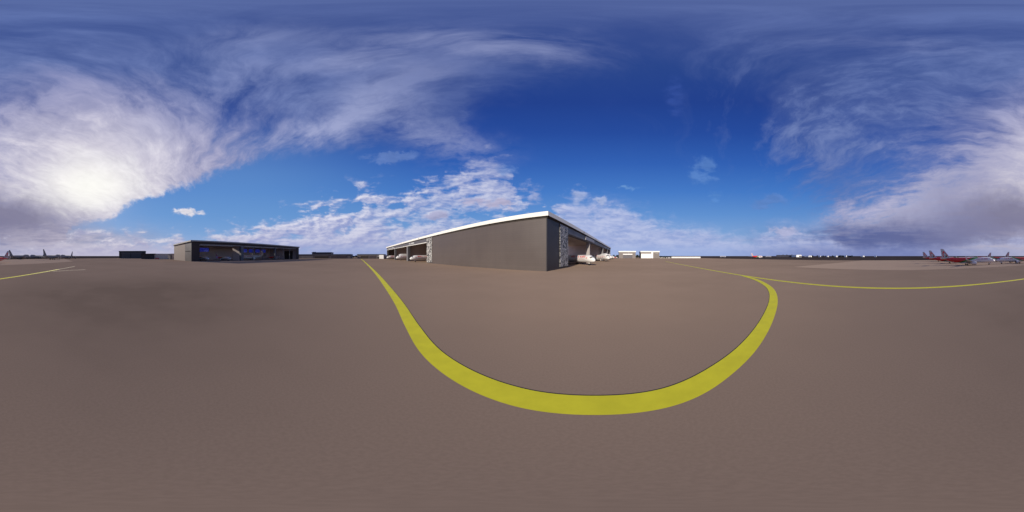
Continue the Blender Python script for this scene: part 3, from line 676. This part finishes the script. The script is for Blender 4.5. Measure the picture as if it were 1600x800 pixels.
def windows_fn(nt, tc, cz, L, base):
    x, y, z = nt.xyz(tc)
    fr = (x / .56).m('FRACT'); inside = fr.sm(.28, .34) * fr.sm(.72, .66)
    row = (z - (cz + .42)).m('ABSOLUTE').sm(.16, .20, 1, 0)
    k = inside * row * x.m('ABSOLUTE').sm(.36 * L, .355 * L)
    return nt.mix(k * .85, base, (.03, .035, .045))
def livery(L, Rf, cz, kind):
    def fn(nt, tc):
        x, y, z = nt.xyz(tc)
        if kind == 'sweep':
            # red aft, green band sweeping up from the belly to the crown, white ahead
            s = (x / L) - (z - cz) / Rf * .16
            curve = s + .0
            b = nt.mix(curve.sm(-.085, -.075), (.55, .02, .02), nt.mix(curve.sm(-.06, .02), (.014, .10, .03), (.14, .36, .06)))
            b = nt.mix(curve.sm(.022, .034), b, (.70, .63, .615))
        elif kind == 'grey': b = (.26, .235, .22)  # white jets seen against the light, their shade put into this grey
        else: b = (.70, .68, .66)
        bn = nt.mix(0.0, b if not isinstance(b, tuple) else b, b)
        return windows_fn(nt, tc, cz, L, bn)
    return fn

def airliner(name, label, group, kind, liv):
    P = dict(wide=dict(L=58., R=2.9, cz=4.95, fin=17.0, span=60., eng=((9.6, 1.75, 5.6),), hump=0, sweep=.6),
             jumbo=dict(L=68., R=3.25, cz=5.45, fin=19.4, span=62., eng=((11.2, 1.3, 5.6), (20., 1.3, 5.6)), hump=1.75, sweep=.75),
             narrow=dict(L=43., R=2.05, cz=3.75, fin=12.3, span=35.5, eng=((5.0, 1.25, 4.4),), hump=0, sweep=.5))[kind]
    L, Rf, cz, span = P['L'], P['R'], P['cz'], P['span']
    t = thing(name, label, 'airliner', group=group)
    xn = .52 * L                                   # nose; origin is under the main gear / wing
    n = 32; rings = []
    st = [0, .004, .012, .025, .045, .07, .10, .135, .17, .22, .26, .30, .36, .45, .55, .64, .70, .76, .82, .88, .93, .97, .99, 1.0]
    def prof(s):
        if s < .135: k = (1 - (1 - s / .135) ** 2.1) ** .58
        elif s > .64: q = (s - .64) / .36; k = max(.06, 1 - q ** 1.55 * .95)
        else: k = 1
        zc = cz
        if s < .135: zc -= (1 - s / .135) ** 1.7 * Rf * .42
        if s > .64: q = (s - .64) / .36; zc += Rf * (1 - k) * .62
        return max(k, .02) * Rf, zc
    def hump(s):
        if not P['hump']: return 0
        a = max(0, min(1, (s - .025) / .09)); b = max(0, min(1, (.37 - s) / .10)); a = a * a * (3 - 2 * a); b = b * b * (3 - 2 * b); return P['hump'] * a * b
    for s in st:
        r, zc = prof(s); hm = hump(s); ring = []
        for j in range(n):
            th = 2 * PI * j / n; cy, sz = math.cos(th), math.sin(th)
            w = max(0, sz) ** 1.5
            ring.append((xn - s * L, r * cy * (1 - .18 * w * (hm / 1.75 if hm else 0)), zc + r * sz + hm * w))
        rings.append(ring)
    fus = MB().rings(rings).build('fuselage', mat('livery_%s_%s' % (kind, liv), None, .8 if liv == 'grey' else .36, vary=.03, scale=.12, spec=.08 if liv == 'grey' else .4, fn=livery(L, Rf, cz, liv)), t, smooth=True)
    # cockpit glazing: a wrapped band following the nose
    ck = MB(); s0, s1 = ((.030, .052) if kind != 'jumbo' else (.040, .058))
    def surf(s, th, off=.03):
        r, zc = prof(s); hm = hump(s); cy, sz = math.cos(th), math.sin(th); w = max(0, sz) ** 1.5
        return (xn - s * L, (r + off) * cy * (1 - .18 * w * (hm / 1.75 if hm else 0)), zc + (r + off) * sz + hm * w)
    ths = [R(28 + i * (124 / 12)) for i in range(13)]
    for i in range(12):
        if i in (3, 6, 8) : g = .12
        else: g = .06
        a, b = ths[i] + R(.6), ths[i + 1] - R(.6)
        dz = .012 * abs(90 - math.degrees((a + b) / 2)) / 60
        ck.add([surf(s0 + dz, a), surf(s0 + dz, b), surf(s1 + dz, b), surf(s1 + dz, a)], [(0, 1, 2, 3)])
    ck.build('cockpit_window', M_cock, t)
    # flying surfaces from airfoil sections
    white = {'grey': mat('surface_backlit_grey', (.21, .19, .185), .8, vary=.06, scale=.12, spec=.08), 'white': paint('surface_white', color=(.68, .665, .65)), 'sweep': paint('surface_cream', color=(.60, .54, .53))}[liv]  # the grey set is white paint darkened for the backlight
    grey = mat('wing_grey', (.42, .42, .43), .35, vary=.05, scale=.2) if liv != 'grey' else white
    def foil(p, chord, thick, up):
        """section at p (leading edge), chord running -x, thickness along 'up'"""
        pts = [(0, 0), (.06, .5), (.25, .95), (.5, .75), (1, .03), (1, -.03), (.5, -.35), (.25, -.5), (.06, -.35)]
        return [Vector((p[0] - a * chord, p[1], p[2])) + Vector(up) * (b * thick) for a, b in pts]
    zw = cz - Rf * .62; rc = .155 * L * (1.18 if kind == 'wide' else 1.0); tipc = .032 * L
    for sg in (1, -1):
        secs = []
        for q in (0, .12, .35, .7, .97, 1.0):
            yy = sg * (Rf * .5 + q * (span / 2 - Rf * .5)); ch = rc * (1 - q / .35) + .62 * rc * q / .35 if q < .35 else .62 * rc + (tipc - .62 * rc) * (q - .35) / .65
            if q == 1.0: ch *= .45
            le = .10 * L - q * span / 2 * P['sweep'] - (.6 * tipc if q == 1 else 0)
            secs.append(foil((le, yy, zw + q * span / 2 * .10 + (q ** 3) * span * .012), ch, .055 * ch, (0, 0, 1)))
        MB().rings(secs).build('wing', grey, t, smooth=True)
        if kind == 'narrow':
            le = .10 * L - span / 2 * P['sweep']; zz = zw + span / 2 * .10 + span * .012; yy = sg * span / 2
            MB().rings([foil((le - .5, yy, zz), tipc * .8, .1, (0, 1, 0)), foil((le - 1.6, yy + sg * .5, zz + 2.3), tipc * .35, .06, (0, 1, 0))]).build('winglet', white, t)
        # tailplane
        secs = []
        for q in (0, 1):
            yy = sg * (Rf * .2 + q * (span * .175)); ch = .085 * L * (1 - q) + .03 * L * q
            secs.append(foil((-.375 * L - q * span * .175 * .62, yy, cz + Rf * .42 + q * .9), ch, .05 * ch, (0, 0, 1)))
        MB().rings(secs).build('tailplane', grey, t, smooth=True)
        # engines on pylons
        for (ey, er, el) in P['eng']:
            q = (ey - Rf * .5) / (span / 2 - Rf * .5); le = .10 * L - q * span / 2 * P['sweep']; zz = zw + q * span / 2 * .10; ez = zz - er * 1.12; xf = le + el * .62
            ez = max(ez, er + .45)
            nn = 24; prf = [(0, .90), (.04, .97), (.12, 1.02), (.3, 1.06), (.55, 1.0), (.8, .84), (.82, .62), (1.0, .46), (1.16, .12)]
            e = MB().rings([[(xf - a * el, sg * ey + er * b * math.cos(2 * PI * k / nn), ez + er * b * math.sin(2 * PI * k / nn)) for k in range(nn)] for a, b in prf], cap=True).build('engine', white, t, smooth=True)
            MB().rings([[(xf + .02 - a, sg * ey + er * b * math.cos(2 * PI * k / nn), ez + er * b * math.sin(2 * PI * k / nn)) for k in range(nn)] for a, b in ((0, .86), (0.01, .80), (-.05, .2), (-.25, .02))]).build('fan', M_fan, e)
            MB().prism([(xf - .25 * el, sg * ey - .12), (xf - .25 * el, sg * ey + .12), (xf - 1.05 * el, sg * ey + .12), (xf - 1.05 * el, sg * ey - .12)], ez + er * .75, zz + .12).build('pylon', white, e)
    # fin
    zb, zf = cz + Rf * .72, P['fin']; rcf = .165 * L; tcf = .055 * L; xle = -.315 * L
    hgt = zf - zb; swp = hgt * .78
    secs = [foil((xle + .04 * L, 0, zb - Rf * .3), rcf + .05 * L, .35, (0, 1, 0)), foil((xle - swp * .12, 0, zb + hgt * .1), rcf * .88, .30, (0, 1, 0)), foil((xle - swp, 0, zf - .25), tcf, .16, (0, 1, 0)), foil((xle - swp - .35 * tcf, 0, zf), tcf * .6, .1, (0, 1, 0))]
    for q_ in secs:
        for i in range(5, 9): q_[i].y = -q_[9 - i].y if i > 5 else -q_[4].y
    fin = MB().rings(secs).build('fin', white if liv != 'sweep' else paint('fin_silver', color=(.45, .42, .42), rough=.5), t, smooth=True)
    if liv in ('sweep', 'white'):
        # tail emblem: arched stripe over a star, on both faces
        def fp(u, v):  # u 0..1 along chord, v 0..1 up
            le = xle - swp * v; ch = rcf * .9 * (1 - v) + tcf * v; return le - u * ch, zb + v * hgt
        for sg in (1, -1):
            arc = MB(); K = 14; vs = []
            for i in range(K + 1):
                a = PI * (-.05 + 1.1 * i / K)
                for rr_ in (1.0, .74):
                    u, v = .50 + .36 * rr_ * math.cos(a), .12 + .66 * rr_ * max(0, math.sin(a)) ; x_, z_ = fp(u, v); vs.append((x_, sg * (.36 - .19 * v), z_))
            arc.add(vs, [(2 * i, 2 * i + 1, 2 * i + 3, 2 * i + 2) for i in range(K)])
            arc.build('emblem_arch', M_red, fin)
            sx, sz_ = fp(.42, .22); sr = hgt * .15; stv = [(sx, sg * .345, sz_)]
            for i in range(10):
                rr_ = sr if i % 2 == 0 else sr * .42; a = PI / 2 + i * PI / 5; stv.append((sx + rr_ * math.cos(a), sg * .345, sz_ + rr_ * math.sin(a)))
            MB().add(stv, [(0, 1 + i, 1 + (i + 1) % 10) for i in range(10)]).build('emblem_star', M_green, fin)
    # belly fairing and undercarriage
    wr = 0.62 if kind == 'wide' else .5 if kind == 'narrow' else .62
    def wheels(x, y, rows, dy, parentn):
        g = MB().tube((x, y, wr), (x, y, cz - Rf * .8), .16 * (Rf / 2.9) + .06, None, 10).build('landing_gear', M_gear, t, smooth=True)
        for rx in rows:
            for q in (-dy, dy): MB().tube((x + rx, y + q - .2, wr), (x + rx, y + q + .2, wr), wr, None, 18).build('tyre', M_tyre, g, smooth=True)
        if len(rows) > 1: MB().box(x - .95, x + .95, y - .09, y + .09, wr - .1, wr + .1).build('bogie_beam', M_gear, g)
        return g
    sp_ = P['span'] * .082
    for sg in (1, -1):
        wheels(-.03 * L, sg * sp_, (-.75, .75) if kind != 'narrow' else (0,), .5, t)
        if kind == 'jumbo': wheels(-.075 * L, sg * sp_ * .5, (-.75, .75), .5, t)
    ng = wheels(.40 * L, 0, (0,), .3, t)
    MB().box(.40 * L - .2, .40 * L + 1.7, .62, .68, cz - Rf * 1.12 - .35, cz - Rf * .88).build('gear_door', white, t)
    MB().box(.40 * L - .2, .40 * L + 1.7, -.68, -.62, cz - Rf * 1.12 - .35, cz - Rf * .88).build('gear_door', white, t)
    MB().rings([[(x, Rf * .78 * k_ * math.cos(2 * PI * j / 20), cz - Rf * .72 + Rf * .45 * k_ * math.sin(2 * PI * j / 20)) for j in range(20)] for x, k_ in ((.16 * L, .3), (.12 * L, .85), (.05 * L, 1.0), (-.07 * L, 1.0), (-.13 * L, .8), (-.18 * L, .25))]).build('belly_fairing', white, t, smooth=True)
    # lettering
    if liv == 'white' or liv == 'sweep':
        def wrap(uv, fs, x0, x1, z0, z1, m, nm):
            for sg in (1, -1):
                vs = []
                for u, v in uv:
                    zz = z0 + (z1 - z0) * v; yy = math.sqrt(max(.01, (Rf + .035) ** 2 - (zz - cz) ** 2))
                    xx = (x1 - (x1 - x0) * u) if sg > 0 else (x0 + (x1 - x0) * u)
                    vs.append((xx, sg * yy, zz))
                MB().add(vs, fs).build(nm, m, t)
        if liv == 'white':
            
            for uv, fs in words_mesh('ROYAL AIR MAROC', .06): wrap(uv, fs, .0 * L, .37 * L, cz + Rf * .30, cz + Rf * .82, M_red, 'lettering')
            ar = '\ufe8d\ufedf\ufea8\ufec4\ufeee\ufec1 \ufe8d\ufedf\ufee4\ufee0\ufedc\ufef4\ufe94 \ufe8d\ufedf\ufee4\ufed0\ufeae\ufe91\ufef4\ufe94'[::-1]
            
            for sg in (1, -1):      # small red flag patch behind the cockpit
                r_, zc_ = prof(.115); z0_, z1_ = zc_ + r_ * .12, zc_ + r_ * .36
                yy = lambda q: math.sqrt((r_ + .06) ** 2 - (q - zc_) ** 2)
                MB().add([(xn - .105 * L, sg * (yy(z0_) - .02), z0_), (xn - .125 * L, sg * (yy(z0_) + .06), z0_), (xn - .125 * L, sg * (yy(z1_) + .06), z1_), (xn - .105 * L, sg * (yy(z1_) - .02), z1_)], [(0, 1, 2, 3)]).build('flag_patch', M_red, t)
            for uv, fs in words_mesh(ar, .035): wrap(uv, fs, .13 * L, .36 * L, cz - Rf * .22, cz + Rf * .02, M_orange, 'lettering')
        else:
            
            for uv, fs in words_mesh('royal air maroc', .055): wrap(uv, fs, .14 * L, .36 * L, cz + Rf * .36, cz + Rf * .66, M_red, 'lettering')
    t['_xn'] = xn
    return t
def place(o, nose, heading):
    """nose tip over a plan point (eye heights), heading a compass bearing"""
    h = Vector((math.sin(R(heading)), math.cos(R(heading)))); p = Vector(nose) * H - h * o['_xn']
    o.location = (p.x, p.y, 0); o.rotation_euler = (0, 0, R(90 - heading)); return o
def another(o, label, nose, heading, group=None):
    c = copy_tree(o); c['label'] = label
    if group: c['group'] = group
    return place(c, nose, heading)
GA, GB, GC = 'airliners parked at the big hangar', 'red tailed airliners on the pale pad', 'grey jumbo jets in the far row'
wide = place(airliner('passenger_airliner', 'white airliner with its nose out beside the sunlit filigree panel of the big hangar', GA, 'wide', 'white'), (-15.96, 22.0), 216)
another(wide, 'white airliner in the big hangar bay farthest left, next to the small white building', (-33.0, 34.1), 216)
another(wide, 'white airliner nearest the dark corner wall, half in shade with red lettering along its side', (8.15, 14.6), 171)
jumbo = place(airliner('jumbo_jet', 'white jumbo jet with an upper deck, second nose of the three on the long side', GA, 'jumbo', 'white'), (-24.0, 27.8), 216)
another(jumbo, 'white jumbo jet with red lettering and upper deck behind the half shaded airliner', (16.2, 23.8), 184)
another(jumbo, 'white jumbo jet third in the line along the shaded side of the big hangar', (23.4, 33.4), 184)
another(wide, 'white airliner farthest along the shaded side, nose tip in front of the red lorry', (30.6, 42.3), 188)
nar = place(airliner('passenger_airliner', 'nearest red tailed airliner with green sweep and white front, nose pointing right', GB, 'narrow', 'sweep'), (3.37, -18.7), 236)
hh = Vector((math.sin(R(236)), math.cos(R(236))))
another(nar, 'middle one of the three red tails standing in a row on the pad', Vector((12, -18.8)) + hh * 5.9, 236)
another(nar, 'leftmost and smallest of the three red tails in a row', Vector((17, -24.3)) + hh * 5.9, 236)
another(nar, 'white nosed airliner pointing left, nose to nose with the nearest red tailed one', (3.45, -20.4), 50)
h5 = Vector((math.sin(R(50)), math.cos(R(50))))
another(nar, 'grey finned airliner whose fin rises above the left pointing white nose', Vector((2.95, -29.55)) + h5 * 5.9, 50)
another(nar, 'distant airliner, its grey fin above the nearest red tailed one', Vector((7.4, -34.8)) + h5 * 5.9, 50)
gj = place(airliner('jumbo_jet', 'grey jumbo jet pointing right, just right of the red tail cone', GC, 'jumbo', 'grey'), (-10.2, -54.4), 230)
another(gj, 'grey jumbo jet with its nose to the left, tail crossed by the tallest fin', (-10.3, -56.4), 50)
another(gj, 'nearest grey jumbo jet with the tallest fin, nose to the right', (-18.6, -47.1), 230)
another(gj, 'grey jumbo jet at the right end of the row with a lone thin fin', (-19.65, -50.6), 50)
ws = airliner('passenger_airliner', 'far off airliner with red rear and white front standing alone on the skyline', 'airliners beyond the apron', 'wide', 'sweep')
place(ws, G(1191.3, 82), 125)
# inside the left hangar
another(nar, 'red airliner in shade under the blue strip window of the left hangar', qp(3.6, .1) / H, 46, 'airliners inside the left hangar')
another(nar, 'airliner with its pale fin near the middle of the first open bay', qp(8.7, .25) / H, 46, 'airliners inside the left hangar')
c = another(wide, 'long white airliner with red lettering below the four blue windows', qp(14.3, 5.2) / H, 138.5, 'airliners inside the left hangar')
another(nar, 'airliner at the right end of the left hangar beside the dark door', qp(31.6, 6.0) / H, 318.5, 'airliners inside the left hangar')

# ------------------------------------------------------------------ vehicles
def truck(name, label, cat, loc, rz, mbody, mload, L=8.0, group=None):
    t = thing(name, label, cat, loc, rz, group)
    cab = MB().add([(x, y, z) for y in (-1.2, 1.2) for x, z in ((L * .28, .7), (L * .5, .7), (L * .5, 1.9), (L * .46, 3.0), (L * .28, 3.0))], [(0, 1, 2, 3, 4), (9, 8, 7, 6, 5)] + [(i, (i + 1) % 5, 5 + (i + 1) % 5, 5 + i) for i in range(5)]).build('cab', mbody, t, bevel=.06)
    MB().add([(L * .5 + .01, -1.0, 1.95), (L * .5 + .01, 1.0, 1.95), (L * .465, 1.0, 2.85), (L * .465, -1.0, 2.85)], [(0, 1, 2, 3)]).build('windscreen', M_cock, cab)
    MB().box(-L * .5, L * .265, -1.2, 1.2, 1.0, 3.1).build('body', mload, t, bevel=.06)
    MB().box(-L * .5, L * .48, -.9, .9, .55, .98).build('chassis', M_gear, t)
    for x in (L * .36, -L * .32):
        for y in (-1.08, 1.08): MB().tube((x, y - .16, .5), (x, y + .16, .5), .5, None, 18).build('wheel', M_tyre, t, smooth=True)
    return t
q = G(961.0, 84) * H; truck('lorry', 'red lorry parked past the last airliner, left of the small hangar with white lintel', 'lorry', (q.x, q.y, 0), R(-35), mat('red_paint', (.45, .04, .04), .4), MATS['red_paint'], 9)
q = G(964.6, 82) * H; truck('delivery_van', 'low white van parked between the red lorry and the small hangar', 'van', (q.x, q.y, 0), R(-35), M_white, M_white, 6.5)
q = G(117.6, 60) * H; truck('tow_tractor', 'tiny dark tow tractor right of the last grey jumbo fin', 'tractor', (q.x, q.y, 0), R(60), M_dark, M_dark, 6)
q = G(245.5, 50.5) * H; truck('fire_truck', 'red fire engine in front of the dark open garage', 'fire engine', (q.x, q.y, 0), R(140), MATS['red_paint'], MATS['red_paint'], 8.5)

for o in list(bpy.data.objects):
    for kx in ('_world', '_xn', '_h'):
        if kx in o: del o[kx]
